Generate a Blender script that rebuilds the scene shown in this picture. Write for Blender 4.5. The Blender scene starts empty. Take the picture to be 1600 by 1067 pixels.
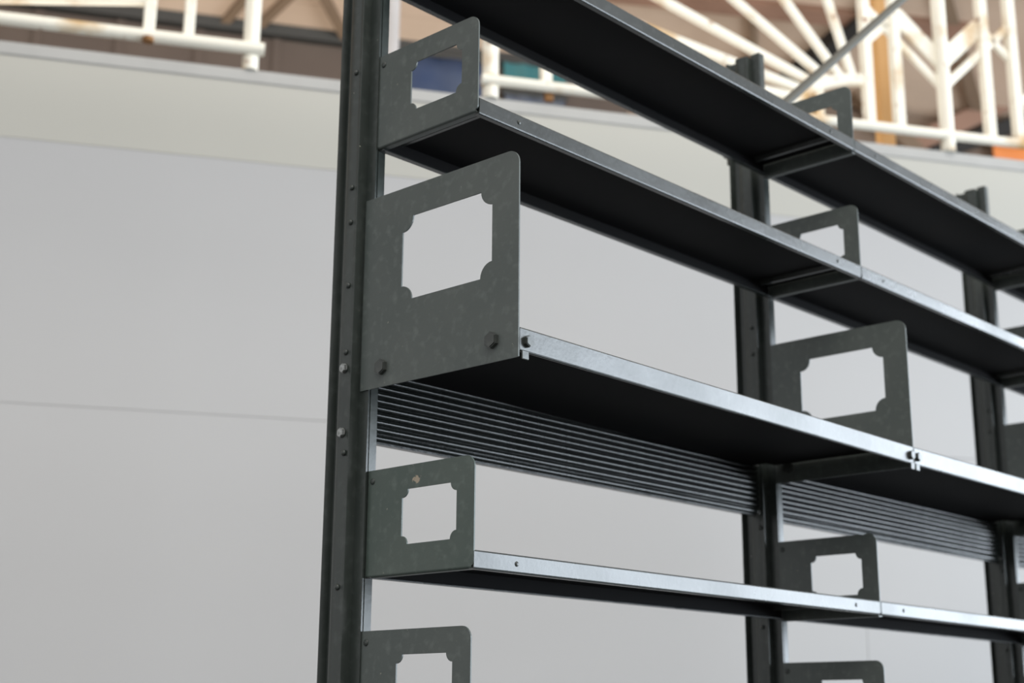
import bpy, bmesh, math, random
from mathutils import Vector, Matrix
random.seed(4)
sc = bpy.context.scene
COL = sc.collection
H = 1.30                      # camera height above the floor
PHI = math.radians(-32)       # direction the grey partition runs in
CAM = Vector((-1.2791, -1.4607, H))

# ------------------------------------------------------------------ camera
yaw, pitch, roll = 0.75179, 0.25874, 0.00637
f = Vector((math.cos(yaw)*math.cos(pitch), math.sin(yaw)*math.cos(pitch), math.sin(pitch)))
r = Vector((math.sin(yaw), -math.cos(yaw), 0))
u = r.cross(f)
r2 = r*math.cos(roll) + u*math.sin(roll)
u2 = -r*math.sin(roll) + u*math.cos(roll)
cd = bpy.data.cameras.new('camera'); cam = bpy.data.objects.new('camera', cd); COL.objects.link(cam)
M = Matrix((r2, u2, -f)).transposed().to_4x4(); M.translation = CAM
cam.matrix_world = M
cd.sensor_width = 36; cd.lens = 2269.65/1600*36
cd.dof.use_dof = True; cd.dof.focus_distance = 1.80; cd.dof.aperture_fstop = 4.8
cd.clip_start = 0.05; cd.clip_end = 200
sc.camera = cam

# ------------------------------------------------------------------ world, lights, exposure
w = bpy.data.worlds.new('World'); sc.world = w; w.use_nodes = True
bg = w.node_tree.nodes['Background']
bg.inputs[0].default_value = (0.97, 0.98, 1.0, 1); bg.inputs[1].default_value = 0.84

def area(name, loc, target, sx, sy, energy, color):
    ld = bpy.data.lights.new(name, 'AREA'); ld.shape = 'RECTANGLE'; ld.size = sx; ld.size_y = sy
    ld.energy = energy; ld.color = color
    o = bpy.data.objects.new(name, ld); COL.objects.link(o); o.location = loc
    d = Vector(target) - Vector(loc)
    o.rotation_euler = d.to_track_quat('-Z', 'Y').to_euler()
    return o
# daylight through the tall hall doorway to the right of the shelving
area('doorway_daylight', (7.6, -5.2, 2.30), (0.6, -0.2, 2.30), 6.8, 4.6, 1150, (0.80, 0.90, 1.0))
# roof light over the open side of the hall
area('rooflight_daylight', (-0.8, -2.6, 6.6), (0.2, 2.2, 2.6), 6.0, 3.0, 240, (1.0, 0.94, 0.85))

# added fill light, unseen behind the partition, brightening the rear wall and roof boards
fill_at = CAM + Vector((.4*math.cos(PHI)-5.3*math.sin(PHI), .4*math.sin(PHI)+5.3*math.cos(PHI), .9))
area('added_rear_fill', fill_at, fill_at+Vector((.25, .4, .85)), 3.5, 1.0, 115, (1.0, .93, .84))

sc.view_settings.view_transform = 'Standard'; sc.view_settings.look = 'None'
sc.view_settings.exposure = 0.0; sc.view_settings.gamma = 1.0
sc.view_settings.use_curve_mapping = False

# ------------------------------------------------------------------ materials
def lin(c):
    return tuple(((v/255)/12.92 if v/255 <= .04045 else ((v/255+.055)/1.055)**2.4) for v in c)
def new_mat(name):
    m = bpy.data.materials.new(name); m.use_nodes = True
    nt = m.node_tree; b = nt.nodes['Principled BSDF']
    return m, nt, b
def noise_mix(nt, scale, lo, hi, ca, cb, src='Object', detail=6, stretch=None):
    tc = nt.nodes.new('ShaderNodeTexCoord'); n = nt.nodes.new('ShaderNodeTexNoise')
    n.inputs['Scale'].default_value = scale; n.inputs['Detail'].default_value = detail
    if stretch:
        mp = nt.nodes.new('ShaderNodeMapping'); mp.inputs['Scale'].default_value = stretch
        nt.links.new(tc.outputs[src], mp.inputs[0]); nt.links.new(mp.outputs[0], n.inputs['Vector'])
    else: nt.links.new(tc.outputs[src], n.inputs['Vector'])
    r = nt.nodes.new('ShaderNodeMapRange'); r.inputs[1].default_value = lo; r.inputs[2].default_value = hi
    nt.links.new(n.outputs[0], r.inputs[0])
    mx = nt.nodes.new('ShaderNodeMix'); mx.data_type = 'RGBA'
    nt.links.new(r.outputs[0], mx.inputs[0])
    for s, c in ((6, ca), (7, cb)):
        if isinstance(c, tuple): mx.inputs[s].default_value = c+(1,)
        else: nt.links.new(c, mx.inputs[s])
    return mx.outputs[2], r.outputs[0]
def enamel(name, base, alt, rough, chips=True, green=0.0, chip_at=None, spec=.5):
    m, nt, b = new_mat(name)
    c, fac = noise_mix(nt, 7, .35, .7, base, alt)
    c, _ = noise_mix(nt, 70, .52, .95, c, tuple(min(1, v*1.45+.008) for v in alt), detail=10)
    if chips:
        c, _ = noise_mix(nt, 95, .735, .76, c, (.30, .30, .24), detail=3)
    if chip_at:
        tc = nt.nodes.new('ShaderNodeTexCoord')
        nz = nt.nodes.new('ShaderNodeTexNoise'); nz.inputs['Scale'].default_value = 160
        nt.links.new(tc.outputs['Object'], nz.inputs['Vector'])
        vm = nt.nodes.new('ShaderNodeVectorMath'); vm.operation = 'SUBTRACT'; vm.inputs[1].default_value = chip_at
        nt.links.new(tc.outputs['Object'], vm.inputs[0])
        ln = nt.nodes.new('ShaderNodeVectorMath'); ln.operation = 'LENGTH'; nt.links.new(vm.outputs[0], ln.inputs[0])
        ad = nt.nodes.new('ShaderNodeMath'); ad.operation = 'MULTIPLY_ADD'; ad.inputs[1].default_value = .020
        nt.links.new(nz.outputs[0], ad.inputs[0]); nt.links.new(ln.outputs['Value'], ad.inputs[2])
        mr = nt.nodes.new('ShaderNodeMapRange'); mr.inputs[1].default_value = .0165; mr.inputs[2].default_value = .0145
        nt.links.new(ad.outputs[0], mr.inputs[0])
        mx = nt.nodes.new('ShaderNodeMix'); mx.data_type = 'RGBA'; nt.links.new(mr.outputs[0], mx.inputs[0])
        nt.links.new(c, mx.inputs[6]); mx.inputs[7].default_value = (.36, .30, .22, 1); c = mx.outputs[2]
    nt.links.new(c, b.inputs['Base Color'])
    rr = nt.nodes.new('ShaderNodeMapRange'); rr.inputs[3].default_value = rough-.04; rr.inputs[4].default_value = rough+.08
    nt.links.new(fac, rr.inputs[0]); nt.links.new(rr.outputs[0], b.inputs['Roughness'])
    b.inputs['Specular IOR Level'].default_value = spec
    tc = nt.nodes.new('ShaderNodeTexCoord'); bn = nt.nodes.new('ShaderNodeTexNoise'); bn.inputs['Scale'].default_value = 130
    bn.inputs['Detail'].default_value = 5
    nt.links.new(tc.outputs['Object'], bn.inputs['Vector'])
    bp = nt.nodes.new('ShaderNodeBump'); bp.inputs['Strength'].default_value = .16; bp.inputs['Distance'].default_value = .0015
    nt.links.new(bn.outputs[0], bp.inputs['Height']); nt.links.new(bp.outputs[0], b.inputs['Normal'])
    return m
def plain(name, rgb, rough=.6, alt=None, scale=6, lo=.35, hi=.7, metal=0, stretch=None, bump=0):
    m, nt, b = new_mat(name)
    c, fac = noise_mix(nt, scale, lo, hi, rgb, alt or tuple(v*.9 for v in rgb), stretch=stretch)
    nt.links.new(c, b.inputs['Base Color']); b.inputs['Roughness'].default_value = rough
    b.inputs['Metallic'].default_value = metal
    if bump:
        bp = nt.nodes.new('ShaderNodeBump'); bp.inputs['Strength'].default_value = bump; bp.inputs['Distance'].default_value = .01
        nt.links.new(fac, bp.inputs['Height']); nt.links.new(bp.outputs[0], b.inputs['Normal'])
    return m
M_PLATE = enamel('plate_enamel', (.068, .083, .077), (.096, .110, .102), .44)
M_PLATE_CHIP = enamel('plate_enamel_chipped', (.056, .080, .068), (.088, .110, .096), .44, chip_at=(-.001, -.093, .122))
M_POST = enamel('post_enamel', (.028, .035, .031), (.042, .050, .045), .33)
M_SHELF = enamel('shelf_enamel', (.032, .036, .034), (.040, .044, .042), .28, chips=False)
M_UNDER = plain('shaded_matt_underside', (.010, .010, .011), .75, alt=(.013, .012, .012))  # shelf paint turned near-black and matt: shade under the decks put into the colour
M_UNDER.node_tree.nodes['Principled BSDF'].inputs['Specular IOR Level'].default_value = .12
M_RIB = enamel('rib_enamel', (.009, .011, .010), (.013, .015, .014), .20, chips=False, spec=.32)
M_BOLT = enamel('bolt_enamel', (.035, .040, .037), (.060, .066, .060), .34)
M_STEEL = plain('worn_bolt_steel', (.42, .43, .42), .32, alt=(.14, .15, .14), scale=260, metal=.8)
M_WPANEL = plain('warm_white_panel', (.53, .518, .465), .55, alt=(.515, .504, .453), scale=1.3)
M_CPANEL = plain('cool_white_panel', (.51, .506, .503), .55, alt=(.495, .492, .49), scale=1.3)
M_TRIM = plain('grey_capping', (.50, .495, .475), .5)
M_FLOOR = plain('concrete_floor', (.085, .08, .075), .7, alt=(.06, .058, .055), scale=2.0, bump=.2)
M_BROWN = plain('brown_cladding', (.105, .078, .062), .7, alt=(.085, .062, .050), scale=2)
M_PLASTER = plain('taupe_plaster', (.235, .165, .118), .8, alt=(.15, .105, .075), scale=1.6, lo=.4, hi=.62)
M_ROOF = plain('beige_roof_boards', (.58, .44, .33), .8, alt=(.44, .32, .23), scale=1.2)
M_DARKTRIM = plain('dark_wall_capping', (.045, .045, .042), .6)
M_BEAM = plain('brown_beam', (.20, .135, .085), .7)
M_RED = plain('red_brown_beam', (.30, .17, .115), .7, alt=(.20, .11, .07), scale=2.5)
M_BLACK = plain('blackened_beam', (.018, .016, .014), .7)
M_OCHRE = plain('ochre_wood', (.72, .42, .17), .55, alt=(.60, .33, .12), scale=14, stretch=(1, 1, .08))
M_PIPE = plain('pale_grey_paint', (.56, .55, .56), .5)
M_BLUE = plain('blue_tarpaulin', (.018, .038, .10), .7, alt=(.055, .075, .125), scale=4)
M_TEAL = plain('teal_tarpaulin', (.022, .13, .14), .6, alt=(.04, .16, .17), scale=3)
M_NAVY = plain('faded_blue_tarpaulin', (.060, .085, .14), .6, alt=(.16, .17, .19), scale=5)
M_ORANGE = plain('orange_plastic', (.85, .27, .07), .5)
M_TUBE = plain('grey_steel_tube', (.085, .083, .070), .7, alt=(.105, .10, .082), scale=5)
def iron():
    m, nt, b = new_mat('rusty_cream_iron')
    c, fac = noise_mix(nt, 5, .55, .70, (.96, .92, .80), (.62, .40, .17), src='Object', detail=7)
    c, _ = noise_mix(nt, 16, .63, .72, c, (.34, .15, .05), detail=5)
    nt.links.new(c, b.inputs['Base Color']); b.inputs['Roughness'].default_value = .5
    return m
M_IRON = iron()
M_RUST = plain('brown_rust', (.34, .17, .06), .8, alt=(.2, .09, .03), scale=60)

# ------------------------------------------------------------------ helpers
def link(name, bm, mat, parent=None, loc=(0, 0, 0), smooth=False):
    bmesh.ops.recalc_face_normals(bm, faces=bm.faces)
    me = bpy.data.meshes.new(name); bm.to_mesh(me); bm.free()
    if mat: me.materials.append(mat)
    if smooth:
        for p in me.polygons: p.use_smooth = True
    o = bpy.data.objects.new(name, me); COL.objects.link(o); o.location = loc
    if parent: o.parent = parent
    return o
def auto_smooth(o, ang=35):
    me = o.data
    bm = bmesh.new(); bm.from_mesh(me)
    for fc in bm.faces: fc.smooth = True
    for e in bm.edges:
        if len(e.link_faces) != 2 or e.calc_face_angle(0) > math.radians(ang): e.smooth = False
    bm.to_mesh(me); bm.free()
def box(bm, x0, x1, y0, y1, z0, z1):
    v = [bm.verts.new(p) for p in ((x0,y0,z0),(x1,y0,z0),(x1,y1,z0),(x0,y1,z0),(x0,y0,z1),(x1,y0,z1),(x1,y1,z1),(x0,y1,z1))]
    for q in ((0,3,2,1),(4,5,6,7),(0,1,5,4),(1,2,6,5),(2,3,7,6),(3,0,4,7)): bm.faces.new([v[i] for i in q])
    return v
def prism(bm, pts, a, b):
    """pts: list of 2-D points; a, b: functions giving the two end positions"""
    va = [bm.verts.new(a(p)) for p in pts]; vb = [bm.verts.new(b(p)) for p in pts]
    n = len(pts)
    bm.faces.new(va); bm.faces.new(vb[::-1])
    for i in range(n): bm.faces.new((va[i], va[(i+1) % n], vb[(i+1) % n], vb[i]))
def tube(bm, p0, p1, rad, seg=14, flat=None):
    p0 = Vector(p0); p1 = Vector(p1); d = (p1-p0).normalized()
    s = Vector((0, 1, 0)) if abs(d.y) < .9 else Vector((0, 0, 1))
    a = d.cross(s).normalized(); b2 = d.cross(a).normalized()
    ra = rad; rb = flat if flat else rad
    r0 = []; r1 = []
    for i in range(seg):
        t = 2*math.pi*i/seg
        off = a*math.cos(t)*ra + b2*math.sin(t)*rb
        r0.append(bm.verts.new(p0+off)); r1.append(bm.verts.new(p1+off))
    bm.faces.new(r0); bm.faces.new(r1[::-1])
    for i in range(seg): bm.faces.new((r0[i], r0[(i+1) % seg], r1[(i+1) % seg], r1[i]))
def bar(bm, p0, p1, wdt, thk, bev=.004):
    """flat bar between two points of the x-z plane, wdt across, thk in y"""
    p0 = Vector(p0); p1 = Vector(p1); d = (p1-p0).normalized(); a = d.cross(Vector((0, 1, 0))).normalized()
    y = Vector((0, 1, 0)); pts = []
    h, t = wdt/2, thk/2
    for sx, sy in ((1, -1), (1, 1), (-1, 1), (-1, -1)):
        if sx*sy < 0: pts += [(sx*h, sy*(t-bev)), (sx*(h-bev), sy*t)][::(1 if False else 1)]
        else: pts += [(sx*(h-bev), sy*t), (sx*h, sy*(t-bev))]
    pts = sorted(pts, key=lambda q: math.atan2(q[1]/t, q[0]/h))
    prism(bm, pts, lambda q: p0+a*q[0]+y*q[1], lambda q: p1+a*q[0]+y*q[1])
def empty(name, loc, rz=0):
    o = bpy.data.objects.new(name, None); COL.objects.link(o); o.location = loc; o.rotation_euler = (0, 0, rz)
    o.empty_display_size = .1
    return o
def tag(o, label=None, cat=None, group=None, kind=None):
    if label: o['label'] = label
    if cat: o['category'] = cat
    if group: o['group'] = group
    if kind: o['kind'] = kind
    return o
def put(src, parent, loc, rot=None):
    c = src.copy(); COL.objects.link(c); c.parent = parent; c.location = loc
    if rot is not None: c.rotation_euler = rot
    return c
def wall_pt(uu, D, z=0.0):
    return Vector((CAM.x + uu*math.cos(PHI) - D*math.sin(PHI), CAM.y + uu*math.sin(PHI) + D*math.cos(PHI), z))

# ------------------------------------------------------------------ the setting
bm = bmesh.new(); box(bm, -14, 18, -14, 18, -.1, 0)
tag(link('floor', bm, M_FLOOR), kind='structure')

# white partition of stacked panels, each panel a piece, capped by a thin trim
WZ = 3.303
wall = empty('wall_back', wall_pt(0, 4.3), PHI); tag(wall, kind='structure')
zs = [0.0, .588, 1.386, 2.186, 2.994, WZ-.045]
us = [-5.0, -1.66, 2.335, 6.34, 9.0]
for j in range(len(zs)-1):
    for i in range(len(us)-1):
        bm = bmesh.new(); g = .0005
        ush = [-5.0, -1.4, 3.7, 7.0, 9.0] if j >= 3 else us
        box(bm, ush[i]+g, ush[i+1]-g, 0, .06, zs[j]+g, zs[j+1]-g)
        bmesh.ops.bevel(bm, geom=bm.edges[:], offset=.0006, segments=1, affect='EDGES')
        link('panel', bm, M_WPANEL if j >= 4 else M_CPANEL, wall)
bm = bmesh.new(); box(bm, -5, 9, .06, .075, 0, WZ-.045)
link('backing_sheet', bm, M_TRIM, wall)
bm = bmesh.new(); box(bm, -5, 9, -.004, .085, WZ-.045, WZ)
bmesh.ops.bevel(bm, geom=bm.edges[:], offset=.004, segments=2, affect='EDGES')
link('cap_rail', bm, M_TRIM, wall)

# rear wall of the hall, beyond the partition, and the boarded roof above it
rear = empty('wall_rear', wall_pt(0, 8.0), PHI); tag(rear, kind='structure')
bm = bmesh.new(); box(bm, -9, 2.88, 0, .12, 0, 5.24); link('brown_cladding', bm, M_BROWN, rear)
bm = bmesh.new(); box(bm, 2.88, 12, 0, .12, 0, 5.24); link('taupe_panel', bm, M_PLASTER, rear)
bm = bmesh.new(); box(bm, -9, 3.0, -.05, .12, 5.25, 5.32); link('wall_capping', bm, M_DARKTRIM, rear)
for k in range(26):                                     # shallow upright laths on the brown cladding
    bm = bmesh.new(); x = -8.8+k*.45; box(bm, x, x+.05, -.015, 0, 0, 5.24); link('lath', bm, M_BROWN, rear)
roof = empty('ceiling', wall_pt(0, 0), PHI); tag(roof, kind='structure')
def rz(D): return H + 4.0 + .47*(8.0-D)
NB = 14
for k in range(NB):                                     # boards of the sloping roof
    d0 = 8.12 - k*(4.6/NB); d1 = d0 - 4.6/NB + .006
    bm = bmesh.new()
    prism(bm, [(d0, rz(d0)), (d1, rz(d1)), (d1, rz(d1)+.03), (d0, rz(d0)+.03)], lambda p: Vector((-9, p[0], p[1])), lambda p: Vector((12, p[0], p[1])))
    link('roof_board', bm, M_ROOF, roof)
def beam(pa, pb, wd, dp, mat, drop=.0, name='roof_beam'):
    (ua, Da), (ub, Db) = pa, pb
    a = Vector((ua, Da, rz(Da)-drop)); b = Vector((ub, Db, rz(Db)-drop))
    d = (b-a).normalized(); n = Vector((0, .4254, .905)); s = d.cross(n).normalized()
    bm = bmesh.new()
    prism(bm, [(-wd/2, 0), (wd/2, 0), (wd/2, -dp), (-wd/2, -dp)], lambda p: a+s*p[0]+n*p[1], lambda p: b+s*p[0]+n*p[1])
    link(name, bm, mat, roof)
def ext(pa, pb, ta, tb):
    return ((pa[0]+(pa[0]-pb[0])*ta, pa[1]+(pa[1]-pb[1])*ta), (pb[0]+(pb[0]-pa[0])*tb, pb[1]+(pb[1]-pa[1])*tb))
beam(*ext((.466, 7.792), (.357, 7.981), 8, 0), .05, .04, M_BEAM)
beam(*ext((.709, 7.756), (.583, 7.935), 8, .2), .05, .04, M_BEAM)
beam(*ext((.916, 7.738), (1.077, 7.973), 6, 0), .055, .05, M_BEAM)
beam((2.1, 7.46), (5.0, 7.37), .10, .06, M_RED)
beam((-8, 6.9), (11, 6.9), .12, .1, M_RED)
beam(*ext((4.194, 7.368), (3.902, 7.902), 2.5, 0), .11, .10, M_BLACK)
beam(*ext((3.509, 7.468), (3.601, 7.682), 0, 1), .04, .04, M_BEAM)
beam((4.55, 7.05), (5.35, 7.95), .08, .05, M_BEAM)
# slanting braces on the plaster side of the rear wall
def brace(a, b, wd, mat, y=-.06):
    bm = bmesh.new(); bar(bm, (a[0], y, a[1]), (b[0], y, b[1]), wd, .10, .01); link('wall_brace', bm, mat, rear)
brace((4.84, H+3.72), (5.85, H+4.26), .13, M_RED)
brace((4.98, H+3.66), (6.15, H+4.20), .10, M_BLACK, -.05)
brace((4.45, H+4.05), (5.20, H+3.3), .12, M_BEAM, -.07)

# ------------------------------------------------------------------ things behind the partition
t = empty('wooden_post', wall_pt(2.703, 4.62), PHI)
tag(t, 'ochre wooden post standing behind the partition, seen through the right railing', 'post')
bm = bmesh.new(); box(bm, -.028, .028, -.028, .028, 0, rz(4.62)-.05)
bmesh.ops.bevel(bm, geom=bm.edges[:], offset=.004, segments=1, affect='EDGES'); link('post_shaft', bm, M_OCHRE, t)
bm = bmesh.new(); box(bm, -.05, .05, -.05, .05, 0, .04); link('foot_block', bm, M_OCHRE, t)
t = empty('column', wall_pt(.888, 5.2), PHI)
tag(t, 'pale grey round column rising behind the partition beside the nearest upright', 'column')
bm = bmesh.new(); tube(bm, (0, 0, 0), (0, 0, rz(5.2)-.04), .027, 20); auto_smooth(link('column_shaft', bm, M_PIPE, t))
bm = bmesh.new(); tube(bm, (0, 0, 0), (0, 0, .03), .06, 20); link('base_plate', bm, M_PIPE, t)

def cloth(name, u0, u1, z0, z1, mat, label, cat, D=7.97, amp=.007, fr=3):
    t = empty(name, wall_pt((u0+u1)/2, D-.03), PHI); tag(t, label, cat)
    bm = bmesh.new(); nx, nz = 36, 8; w_ = (u1-u0)/2
    g = [[bm.verts.new((-w_+2*w_*i/nx, -amp*(math.sin(i*fr/nx*6.28+j*.25)+.4*math.sin(i*2.7)), z0+(z1-z0)*j/nz)) for i in range(nx+1)] for j in range(nz+1)]
    for j in range(nz):
        for i in range(nx): bm.faces.new((g[j][i], g[j][i+1], g[j+1][i+1], g[j+1][i]))
    o = link('sheet', bm, mat, t, smooth=True)
    md = o.modifiers.new('thickness', 'SOLIDIFY'); md.thickness = .004
    bm = bmesh.new(); tube(bm, (-w_-.02, 0, z1), (w_+.02, 0, z1), .018, 12); link('hanging_rod', bm, M_DARKTRIM, t)
    for s in (-1, 1):
        bm = bmesh.new(); box(bm, s*w_-.012, s*w_+.012, 0, .035, z1-.012, z1+.012); link('rod_hook', bm, M_DARKTRIM, t)
    return t
cloth('tarpaulin', 1.31, 1.99, H+3.0, H+3.94, M_BLUE, 'deep blue tarpaulin hung on the rear wall, seen through the top bracket', 'tarpaulin')
cloth('tarpaulin', 2.05, 2.45, H+3.80, H+3.965, M_TEAL, 'small teal tarpaulin hung beside the blue one, above the railing rail', 'tarpaulin')
cloth('tarpaulin', 2.06, 2.44, H+3.2, H+3.755, M_NAVY, 'faded dark blue tarpaulin hung below the small teal one', 'tarpaulin', amp=.006)
cloth('plastic_sheet', 5.44, 6.12, H+3.2, H+3.82, M_ORANGE, 'bright orange plastic sheet hung low on the rear wall at far right', 'sheet', amp=.006)

# ------------------------------------------------------------------ cream iron railings standing on the partition
RZ0 = WZ - H               # railing coordinates: z relative to camera height
def railing(u0, label):
    t = empty('balcony_railing', wall_pt(u0, 4.308, WZ), PHI); tag(t, label, 'railing'); return t
def rb(t, name, u0, kind, pa, pb, wd, thk=None, mat=M_IRON, y=0.0):
    bm = bmesh.new()
    a = (pa[0]-u0, y, pa[1]-RZ0); b = (pb[0]-u0, y, pb[1]-RZ0)
    if kind == 'tube': tube(bm, a, b, wd/2, 16)
    else: bar(bm, a, b, wd, thk or wd)
    o = link(name, bm, mat, t)
    if kind == 'tube': auto_smooth(o)
    return o
TOP = 3.02
# left one
U = -.875
t = railing(U, 'left cream iron railing with plain upright bars, ending before the nearest upright')
rb(t, 'leg', U, 'tube', (.282, RZ0), (.282, TOP), .051)
rb(t, 'leg', U, 'tube', (-2.03, RZ0), (-2.03, TOP), .051)
rb(t, 'bottom_rail', U, 'tube', (-2.06, 2.067), (.322, 2.071), .042, y=-.022)
rb(t, 'top_rail', U, 'tube', (-2.06, TOP), (.322, TOP), .046)
for uu in (.086, -1.83):
    rb(t, 'baluster', U, 'bar', (uu, 2.07), (uu, TOP), .034)
for uu in (-.036, -1.71):
    o = rb(t, 'baluster', U, 'bar', (uu, 2.07), (uu, TOP), .037)
rb(t, 'slanted_bar', U, 'bar', (-.875, 2.100), (-.036, 2.206), .034, .03)
rb(t, 'slanted_bar', U, 'bar', (-.875, 2.100), (-1.71, 2.206), .034, .03)
o = rb(t, 'rust_patch', U, 'tube', (-.036, 2.046), (-.036, 2.060), .036, mat=M_RUST, y=-.032); tag(o, 'brown rust spot')

# right one: two half sunbursts and a chevron panel between them
U = 2.764
t = railing(U, 'right cream iron railing with sunburst rays, an arc and chevron bars')
MIR = lambda v: 2*2.764-v
rb(t, 'leg', U, 'tube', (1.068, RZ0), (1.068, TOP), .054)
rb(t, 'leg', U, 'tube', (MIR(1.068), RZ0), (MIR(1.068), TOP), .054)
rb(t, 'leg', U, 'tube', (2.764, RZ0), (2.764, TOP), .052, y=-.008)
rb(t, 'bottom_rail', U, 'tube', (1.034, 2.062), (MIR(1.034), 2.062), .036, y=-.02)
rb(t, 'top_rail', U, 'tube', (1.034, TOP), (MIR(1.034), TOP), .046)
o = rb(t, 'weld_collar', U, 'tube', (1.068, 2.045), (1.068, 2.083), .060, mat=plain('rust_stained_cream', (.80, .55, .28), .6, alt=(.90, .80, .62), scale=30))
tag(o, 'rust-stained weld')
rb(t, 'baluster', U, 'bar', (1.260, 2.06), (1.260, 2.31), .036)
rb(t, 'rail_bracket', U, 'bar', (1.27, 2.02), (1.27, 2.05), .03, .02, M_RUST)
for v in (2.461, 2.580):
    for q in (v, MIR(v)): rb(t, 'upright_bar', U, 'bar', (q, 2.07), (q, TOP), .037)
rays = [((2.184, 2.144), (1.085, 2.268)), ((2.157, 2.190), (1.085, 2.482)), ((2.218, 2.221), (1.085, 2.713)), ((2.255, 2.265), (1.271, 3.015)),
        ((2.305, 2.312), (1.777, 3.018)), ((2.399, 2.262), (2.184, 3.018))]
AX, AZ, AA, AB = 2.457, 2.064, .295, .180          # quarter-ellipse arc the rays spring from
def arc_pt(an): return (AX-AA*math.cos(an), AZ+AB*math.sin(an))
for (a, b) in rays:
    d = Vector((a[0]-b[0], a[1]-b[1])).normalized(); p = Vector(b)
    end = a
    for k in range(2000):
        p += d*.001
        if ((p.x-AX)/AA)**2+((p.y-AZ)/AB)**2 < 1.0: end = (p.x, p.y); break
    rb(t, 'ray', U, 'bar', end, b, .033, .022)
    rb(t, 'ray', U, 'bar', (MIR(end[0]), end[1]), (MIR(b[0]), b[1]), .033, .022)
for mir in (False, True):
    bm = bmesh.new(); n = 18; rings = []
    for k in range(n+1):
        an = math.pi/2*k/n; c = arc_pt(an)
        nx, nz = -math.cos(an)/AA, math.sin(an)/AB; l = math.hypot(nx, nz); nx /= l; nz /= l
        ring = []
        for (o_, y_) in ((-.018, -.016), (.018, -.016), (.018, .016), (-.018, .016)):
            px = c[0]+nx*o_; pz = c[1]+nz*o_
            if mir: px = MIR(px)
            ring.append(bm.verts.new((px-U, y_, pz-RZ0)))
        rings.append(ring)
    for k in range(n):
        for i in range(4): bm.faces.new((rings[k][i], rings[k][(i+1) % 4], rings[k+1][(i+1) % 4], rings[k+1][i]))
    bm.faces.new(rings[0]); bm.faces.new(rings[-1][::-1])
    link('arc', bm, M_IRON, t)
    q = 2.264
    rb(t, 'strut', U, 'bar', (MIR(q) if mir else q, 2.065), (MIR(q) if mir else q, 2.185), .036, .024)
for s in (False, True):
    m_ = (lambda p: (MIR(p[0]), p[1])) if s else (lambda p: p)
    rb(t, 'chevron_plate', U, 'bar', m_((2.590, 2.526)), m_((2.760, 2.361)), .064, .016)
    rb(t, 'chevron_bar', U, 'bar', m_((2.471, 2.535)), m_((2.760, 2.257)), .031, .018)
    rb(t, 'chevron_bar', U, 'bar', m_((2.598, 2.526)), m_((2.471, 2.404)), .030, .018)

# ------------------------------------------------------------------ the shelving unit
unit = empty('shelving_unit', (0, 0, 0))
tag(unit, 'dark green enamelled steel library shelving unit with pierced bracket plates in front of the partition', 'shelving unit')
ZT = H + 1.300
XC = .0062
def extrude_z(bm, pts, z0, z1):
    va = [bm.verts.new((x, y, z0)) for x, y in pts]; vb = [bm.verts.new((x, y, z1)) for x, y in pts]
    n = len(pts)
    for i in range(n): bm.faces.new((va[i], va[(i+1) % n], vb[(i+1) % n], vb[i]))
    for ring in (va, vb):
        es = [bm.edges.get((ring[i], ring[(i+1) % n])) for i in range(n)]
        bmesh.ops.triangle_fill(bm, edges=es, use_beauty=True)
def make_post():
    """narrow slotted front fin and a wider box section with rounded, beaded cheeks behind it"""
    bm = bmesh.new()
    fin = [(-.0025, 0), (-.0025, .0200), (2*XC+.0025, .0200), (2*XC+.0025, 0), (.0022, 0), (.0022, .004), (.0004, .004), (.0004, 0)]
    extrude_z(bm, fin, 0, ZT+.007)
    left = [(-.0030, .0196), (-.0166, .0194), (-.0178, .0198), (-.0180, .0208), (-.0176, .0222), (-.0182, .0262), (-.0192, .0312), (-.0197, .0365),
            (-.0192, .0415), (-.0178, .0455), (-.0155, .0482), (-.0120, .0495), (-.0030, .0500), (-.0030, .0660), (-.0124, .0700), (-.0136, .0708),
            (-.0132, .0722), (-.0100, .0735), (-.0060, .0745)]
    pts = left + [(2*XC-x, y) for x, y in reversed(left)]
    extrude_z(bm, pts, 0, ZT)
    return bm
post0 = link('upright_post', make_post(), M_POST, unit, (0, 0, 0)); auto_smooth(post0, 27)
posts = [post0] + [put(post0, unit, (x, 0, 0)) for x in (1.004, 2.004, 3.004)]
# rivets, bolts
def dome(rad, hgt):
    bm = bmesh.new(); rings = []
    for j in range(5):
        a = math.pi/2*j/5; rr = rad*math.cos(a); x = -hgt*math.sin(a)
        rings.append([bm.verts.new((x, rr*math.cos(t_*math.pi/7), rr*math.sin(t_*math.pi/7))) for t_ in range(14)])
    top = bm.verts.new((-hgt, 0, 0))
    for j in range(4):
        for i in range(14): bm.faces.new((rings[j][i], rings[j][(i+1) % 14], rings[j+1][(i+1) % 14], rings[j+1][i]))
    for i in range(14): bm.faces.new((rings[4][i], rings[4][(i+1) % 14], top))
    bm.faces.new(rings[0])
    return bm
def hexbolt(rad, hgt, washer=0):
    """hexagon head whose axis is -x"""
    bm = bmesh.new()
    hexp = [(rad*math.cos(math.pi/6+k*math.pi/3), rad*math.sin(math.pi/6+k*math.pi/3)) for k in range(6)]
    prism(bm, hexp, lambda p: Vector((0, p[0], p[1])), lambda p: Vector((-hgt, p[0], p[1])))
    top = [f_ for f_ in bm.faces if all(v.co.x < -hgt+1e-6 for v in f_.verts)]
    bmesh.ops.bevel(bm, geom=[e for f_ in top for e in f_.edges], offset=rad*.12, segments=2, affect='EDGES')
    if washer:
        tube(bm, (0, 0, 0), (-.0012, 0, 0), rad*washer, 20)
    return bm
riv_z = [.9288, .7486, .6959, .6012, .5038, .3609, .1785, -.0500, -.1900, -.42, -.66, 1.10, 1.25]
bolt_z = [.4810, .3895]
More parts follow.
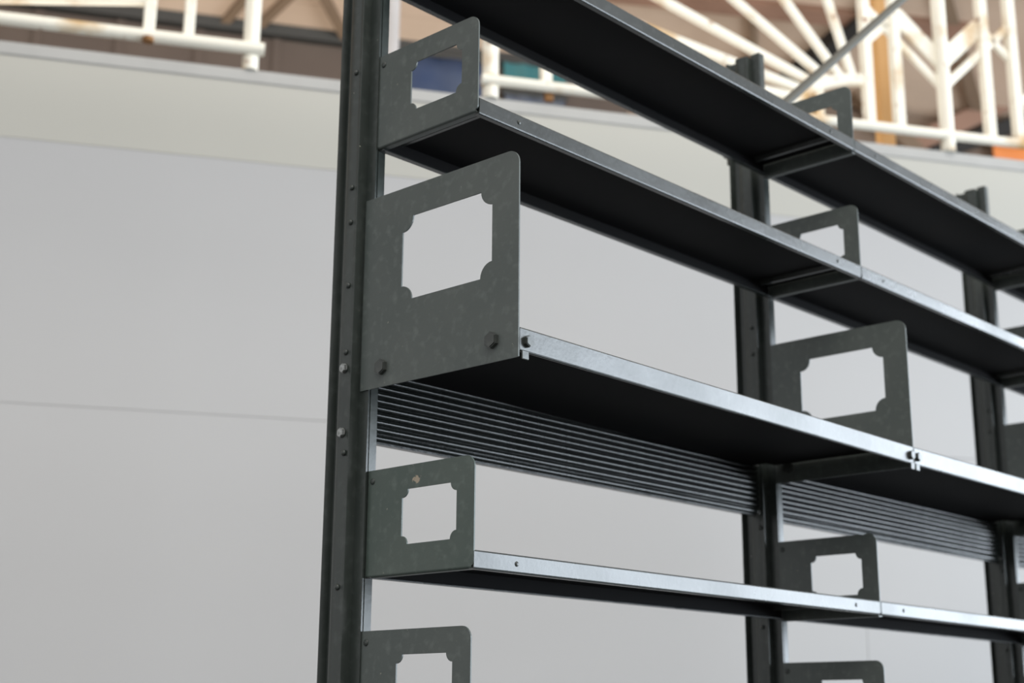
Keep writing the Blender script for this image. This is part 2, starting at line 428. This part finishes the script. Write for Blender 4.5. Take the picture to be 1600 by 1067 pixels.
rv = link('rivet', dome(.0042, .0032), M_POST, posts[0], (-.0194, .0305, H+riv_z[0]*.985), smooth=True)
bt = link('bolt', hexbolt(.0068, .0045, 1.0), M_STEEL, posts[0], (-.0192, .0325, H+bolt_z[0]*.985)); tag(bt, 'bare steel bolt head')
for k, p in enumerate(posts):
    for i, z in enumerate(riv_z):
        if k == 0 and i == 0: continue
        put(rv, p, (-.0194, .0305 if z > .45 or z < .2 else .0275, H+z*.985))
    for i, z in enumerate(bolt_z):
        if k == 0 and i == 0: continue
        o = put(bt, p, (-.0192, .0325, H+z*.985)); o['label'] = 'bare steel bolt head'
    bm = bmesh.new(); box(bm, -.04, .052, -.02, .10, 0, .012)
    bmesh.ops.bevel(bm, geom=bm.edges[:], offset=.002, segments=1, affect='EDGES')
    link('foot_plate', bm, M_POST, p)

# bracket plates ----------------------------------------------------------
def arc(cx, cy, rad, a0, a1, n=7):
    return [(cx+rad*math.cos(math.radians(a0+(a1-a0)*k/n)), cy+rad*math.sin(math.radians(a0+(a1-a0)*k/n))) for k in range(n+1)]
TH = .0022
def plate_mesh(depth, hgt, back, rt, rbm, hole, notch, flange):
    """plate in the y-z plane; y from back to -depth; hole=(ya,yb,za,zb)"""
    bm = bmesh.new(); zb = .0035 if flange else 0.0
    outer = [(back, zb), (back, hgt)] + arc(-depth+rt, hgt-rt, rt, 90, 180) + arc(-depth+rbm, zb+rbm, rbm, 180, 270, 4)
    ya, yb, za, zbb = hole                     # ya < yb
    inner = arc(ya, za, notch, 90, 0) + arc(yb, za, notch, 180, 90) + arc(yb, zbb, notch, 270, 180) + arc(ya, zbb, notch, 360, 270)
    es = []
    for loop in (outer, inner):
        vs = [bm.verts.new((0, y, z)) for y, z in loop]
        es += [bm.edges.new((vs[i], vs[(i+1) % len(vs)])) for i in range(len(vs))]
    bmesh.ops.triangle_fill(bm, edges=es, use_beauty=True)
    ext_ = bmesh.ops.extrude_face_region(bm, geom=bm.faces[:])
    for v in [g for g in ext_['geom'] if isinstance(g, bmesh.types.BMVert)]: v.co.x += TH
    if flange:
        # rounded bend and the ledge that carries the shelf
        prof = [(0, zb)] + [(zb-zb*math.cos(math.radians(a)), zb-zb*math.sin(math.radians(a))) for a in (15, 30, 45, 60, 75, 90)]
        prof += [(flange, 0), (flange, .0016), (TH+.0014, .0018), (TH, zb)]
        prism(bm, prof, lambda p: Vector((p[0], back, p[1])), lambda p: Vector((p[0], -depth+rbm*.8, p[1])))
    return bm
small_hole = (-.1680, -.0668, .0392, .1112)
big_hole = (-.2330, -.0632, .1135, .2320)
small0 = link('bracket_plate', plate_mesh(.1993, .1428, 0.0, .016, .005, small_hole, .0110, .012), M_PLATE, unit, (0, 0, H+.7936))
big0 = link('bracket_plate', plate_mesh(.2799, .2759, .0145, .0185, .0012, big_hole, .0205, 0), M_PLATE, unit, (-.0048, 0, H+.4409))
big1m = plate_mesh(.2799, .2650, -.0005, .0185, .0012, (-.2330, -.0632, .1085, .2240), .0205, 0)
hookrivet = link('rivet', dome(.0045, .0022), M_POST, small0, (0, -.0085, .1280), smooth=True)
hb = link('hex_bolt', hexbolt(.0110, .0068), M_BOLT, big0, (0, -.2361, .0280))
put(hb, big0, (0, -.0290, .0273))
smalls = []
levels = {'A': 1.038, '1': .7936, '3': .1872, '4': -.0245}
offs = {('A', 1): 0, ('1', 1): .0004, ('3', 1): -.0017, ('4', 1): -.006}
for lv, z in levels.items():
    for k in (0, 1, 2, 3):
        if lv == '1' and k == 0: continue
        x = float(k) + (.0031 if (lv, k) == ('3', 0) else 0)
        b = put(small0, unit, (x, 0, H+z+offs.get((lv, k), -.003 if k > 1 else 0)))
        if lv == 'A':
            b.data = b.data.copy()
            for v in b.data.vertices:
                if v.co.z > .06: v.co.z -= .006
        put(hookrivet, b, (0, -.0085, .1280))
        if (lv, k) == ('3', 0):
            b.data = b.data.copy(); b.data.materials[0] = M_PLATE_CHIP
            b['label'] = 'green bracket plate with a beige paint chip'
for k in (1, 2, 3):
    if k == 1:
        b = link('bracket_plate', big1m, M_PLATE, unit, (k+.0, 0, H+.4354)); bigB = b
    else: b = put(bigB, unit, (float(k), 0, H+.4354))
    put(hb, b, (0, -.2361, .0280)); put(hb, b, (0, -.0290, .0273))

# shelves -----------------------------------------------------------------
def shelf_mesh(x0, x1, depth, zl, zr, fh, lip, ends=True, back=True):
    bm = bmesh.new(); t = .0016
    def zz(x): return zl+(zr-zl)*(x-x0)/(x1-x0)
    fr = -depth-.0004
    # front edge: small radius at the top and the bottom, lip turned in underneath
    r_ = .0022
    prof = [(fr, r_), (fr, fh-r_), (fr+r_*.3, fh-r_*.3), (fr+r_, fh), (-.0008, fh), (-.0008, 0), (-.0008-lip, 0), (-.0008-lip, t),
            (-.0008-t, t), (-.0008-t, fh-t), (fr+t, fh-t), (fr+t, t), (fr+lip, t), (fr+lip, 0), (fr+r_, 0), (fr+r_*.3, r_*.3)]
    if not back: prof = prof[:5] + [(-.0008, fh-t)] + prof[10:]
    n = len(prof)
    segs = 4
    rings = []
    for k in range(segs+1):
        x = x0+(x1-x0)*k/segs
        rings.append([bm.verts.new((x, y, z+zz(x))) for y, z in prof])
    for k in range(segs):
        for i in range(n):
            fc = bm.faces.new((rings[k][i], rings[k][(i+1) % n], rings[k+1][(i+1) % n], rings[k+1][i]))
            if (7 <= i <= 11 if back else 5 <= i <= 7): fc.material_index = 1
    for ring in (rings[0], rings[-1]):
        es = [bm.edges.get((ring[i], ring[(i+1) % n])) for i in range(n)]
        bmesh.ops.triangle_fill(bm, edges=es, use_beauty=True)
    if ends:
        for xx in (x0+.030, x1-.042):            # stiffening rib pressed in under each end of the deck
            prism(bm, [(xx-.005, fh-t), (xx-.003, fh-.010), (xx+.003, fh-.010), (xx+.005, fh-t)],
                  lambda p: Vector((p[0], fr+lip+.002, p[1]+zz(xx))), lambda p: Vector((p[0], -.004-lip, p[1]+zz(xx))))
    if not back:                                # tongue of the deck reaching back to the ribbed panel
        n0 = len(bm.faces)
        xa, xb = x0+.038, x1-.026
        prism(bm, [(-.0008, fh-.0004), (.0325, fh-.0004), (.0325, fh-t), (-.0008, fh-t)],
              lambda p: Vector((xa, p[0], p[1]+zz(xa))), lambda p: Vector((xb, p[0], p[1]+zz(xb))))
        bm.faces.ensure_lookup_table()
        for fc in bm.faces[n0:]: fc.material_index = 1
    return bm
scr = None; clip0 = None; fb0 = None
def face_y(o): return o
for lv, ends in {'A': [(.0, 1.0416), (0, 1.0420), (0, 1.042), (0, 1.041)], '1': [(0, .7907), (0, .7930), (0, .792), (0, .791)],
                 '3': [(0, .1868), (0, .1882), (0, .1875), (0, .187)], '4': [(0, -.025), (0, -.029), (0, -.028), (0, -.028)]}.items():
    for k in range(3):
        za, zb = H+ends[k][1], H+ends[k+1][1]
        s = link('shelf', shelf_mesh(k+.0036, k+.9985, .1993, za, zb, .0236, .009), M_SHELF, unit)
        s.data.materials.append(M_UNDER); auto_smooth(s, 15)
        for xx in (.081, .919):
            zc = za+(zb-za)*xx+.0118
            if scr is None:
                scr = link('screw', dome(.0034, .0016), M_BOLT, s, (k+xx, -.1998, zc), smooth=True); scr.rotation_euler = (0, 0, math.pi/2)
            else: put(scr, s, (k+xx, -.1998, zc))
big_lv = [(.4487, .4400), (.4398, .4395), (.4395, .439)]
for k in range(3):
    za, zb = H+big_lv[k][0], H+big_lv[k][1]
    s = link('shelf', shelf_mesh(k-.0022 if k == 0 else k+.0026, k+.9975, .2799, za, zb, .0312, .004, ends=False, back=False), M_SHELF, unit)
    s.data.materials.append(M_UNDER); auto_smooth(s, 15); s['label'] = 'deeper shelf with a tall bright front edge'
    for side in (0, 1):
        xx = (.0115 if side == 0 else .9875); zc = (za if side == 0 else zb)+.0140
        if fb0 is None:
            fb0 = link('hex_bolt', hexbolt(.0078, .0060), M_BOLT, s, (k+xx, -.2803, zc)); fb0.rotation_euler = (0, 0, math.pi/2)
            bm = bmesh.new(); box(bm, -.0062, .0062, -.0022, 0, -.0050, .0060)
            bmesh.ops.bevel(bm, geom=bm.edges[:], offset=.0006, segments=1, affect='EDGES')
            clip0 = link('angle_clip', bm, M_BOLT, s, (k+.0062, -.2803, zc-.0190))
        else:
            put(fb0, s, (k+xx, -.2803, zc)); put(clip0, s, (k+(.0085 if side == 0 else .9905), -.2803, zc-.0190))

# ribbed back panels under the deep shelf -----------------------------------
rib_z = [.3855, .3977, .4082, .4180, .4280, .4385, .4478, .4575, .4675, .4770]
def half_round(x0, x1, ry, rz_):
    bm = bmesh.new(); n = 8
    pts = [(-ry*math.sin(math.pi*i/n), -rz_*math.cos(math.pi*i/n)) for i in range(n+1)] + [(.0006, rz_), (.0006, -rz_)]
    prism(bm, pts, lambda p: Vector((x0, p[0], p[1])), lambda p: Vector((x1, p[0], p[1])))
    return bm
rib0 = None
for k in range(3):
    zo = H + (0 if k == 0 else -.0035)
    bm = bmesh.new(); x0, x1 = k+.0160, k+.9860
    if k == 2: x1 = k+.986
    box(bm, x0, x1, .0330, .0345, .3775+zo, .4825+zo)
    box(bm, x0, x1, .0345, .0440, .3775+zo, .3787+zo)       # hem turned back along the bottom
    p = link('ribbed_panel', bm, M_RIB, unit)
    auto_smooth(p, 40)
    for z in rib_z:
        if rib0 is None: rib0 = link('rib', half_round(.0165, .9855, .0046, .0050), M_RIB, p, (0, .0330, z+zo)); auto_smooth(rib0, 40)
        else: put(rib0, p, (float(k), .0330, z+zo))

# slanting grey tube from the second upright up to the roof -------------------
# tie beam of the hall, above the picture, that the stay tube is bolted to
a0 = Vector((1.012, .0770, H+1.1157))
b0 = a0 + Vector((1.35, .016, 1.35*.825))
bm = bmesh.new(); tb = wall_pt(0, 0); q = (b0-CAM); Db = -q.x*math.sin(PHI)+q.y*math.cos(PHI)
tie = empty('trim_1', wall_pt(0, Db, b0.z), PHI); tag(tie, kind='structure')
box(bm, -9, 12, -.05, .05, 0, .22); link('tie_beam', bm, M_BEAM, tie)
t = empty('stay_tube', a0); tag(t, 'slanting grey steel tube rising from the second upright in front of the sunburst', 'tube')
bm = bmesh.new(); tube(bm, (0, .015, 0), b0-a0, .0100, 16); auto_smooth(link('tube_shaft', bm, M_TUBE, t))
bm = bmesh.new(); box(bm, -.016, .016, .0, .004, -.03, .03); link('end_plate', bm, M_TUBE, t)
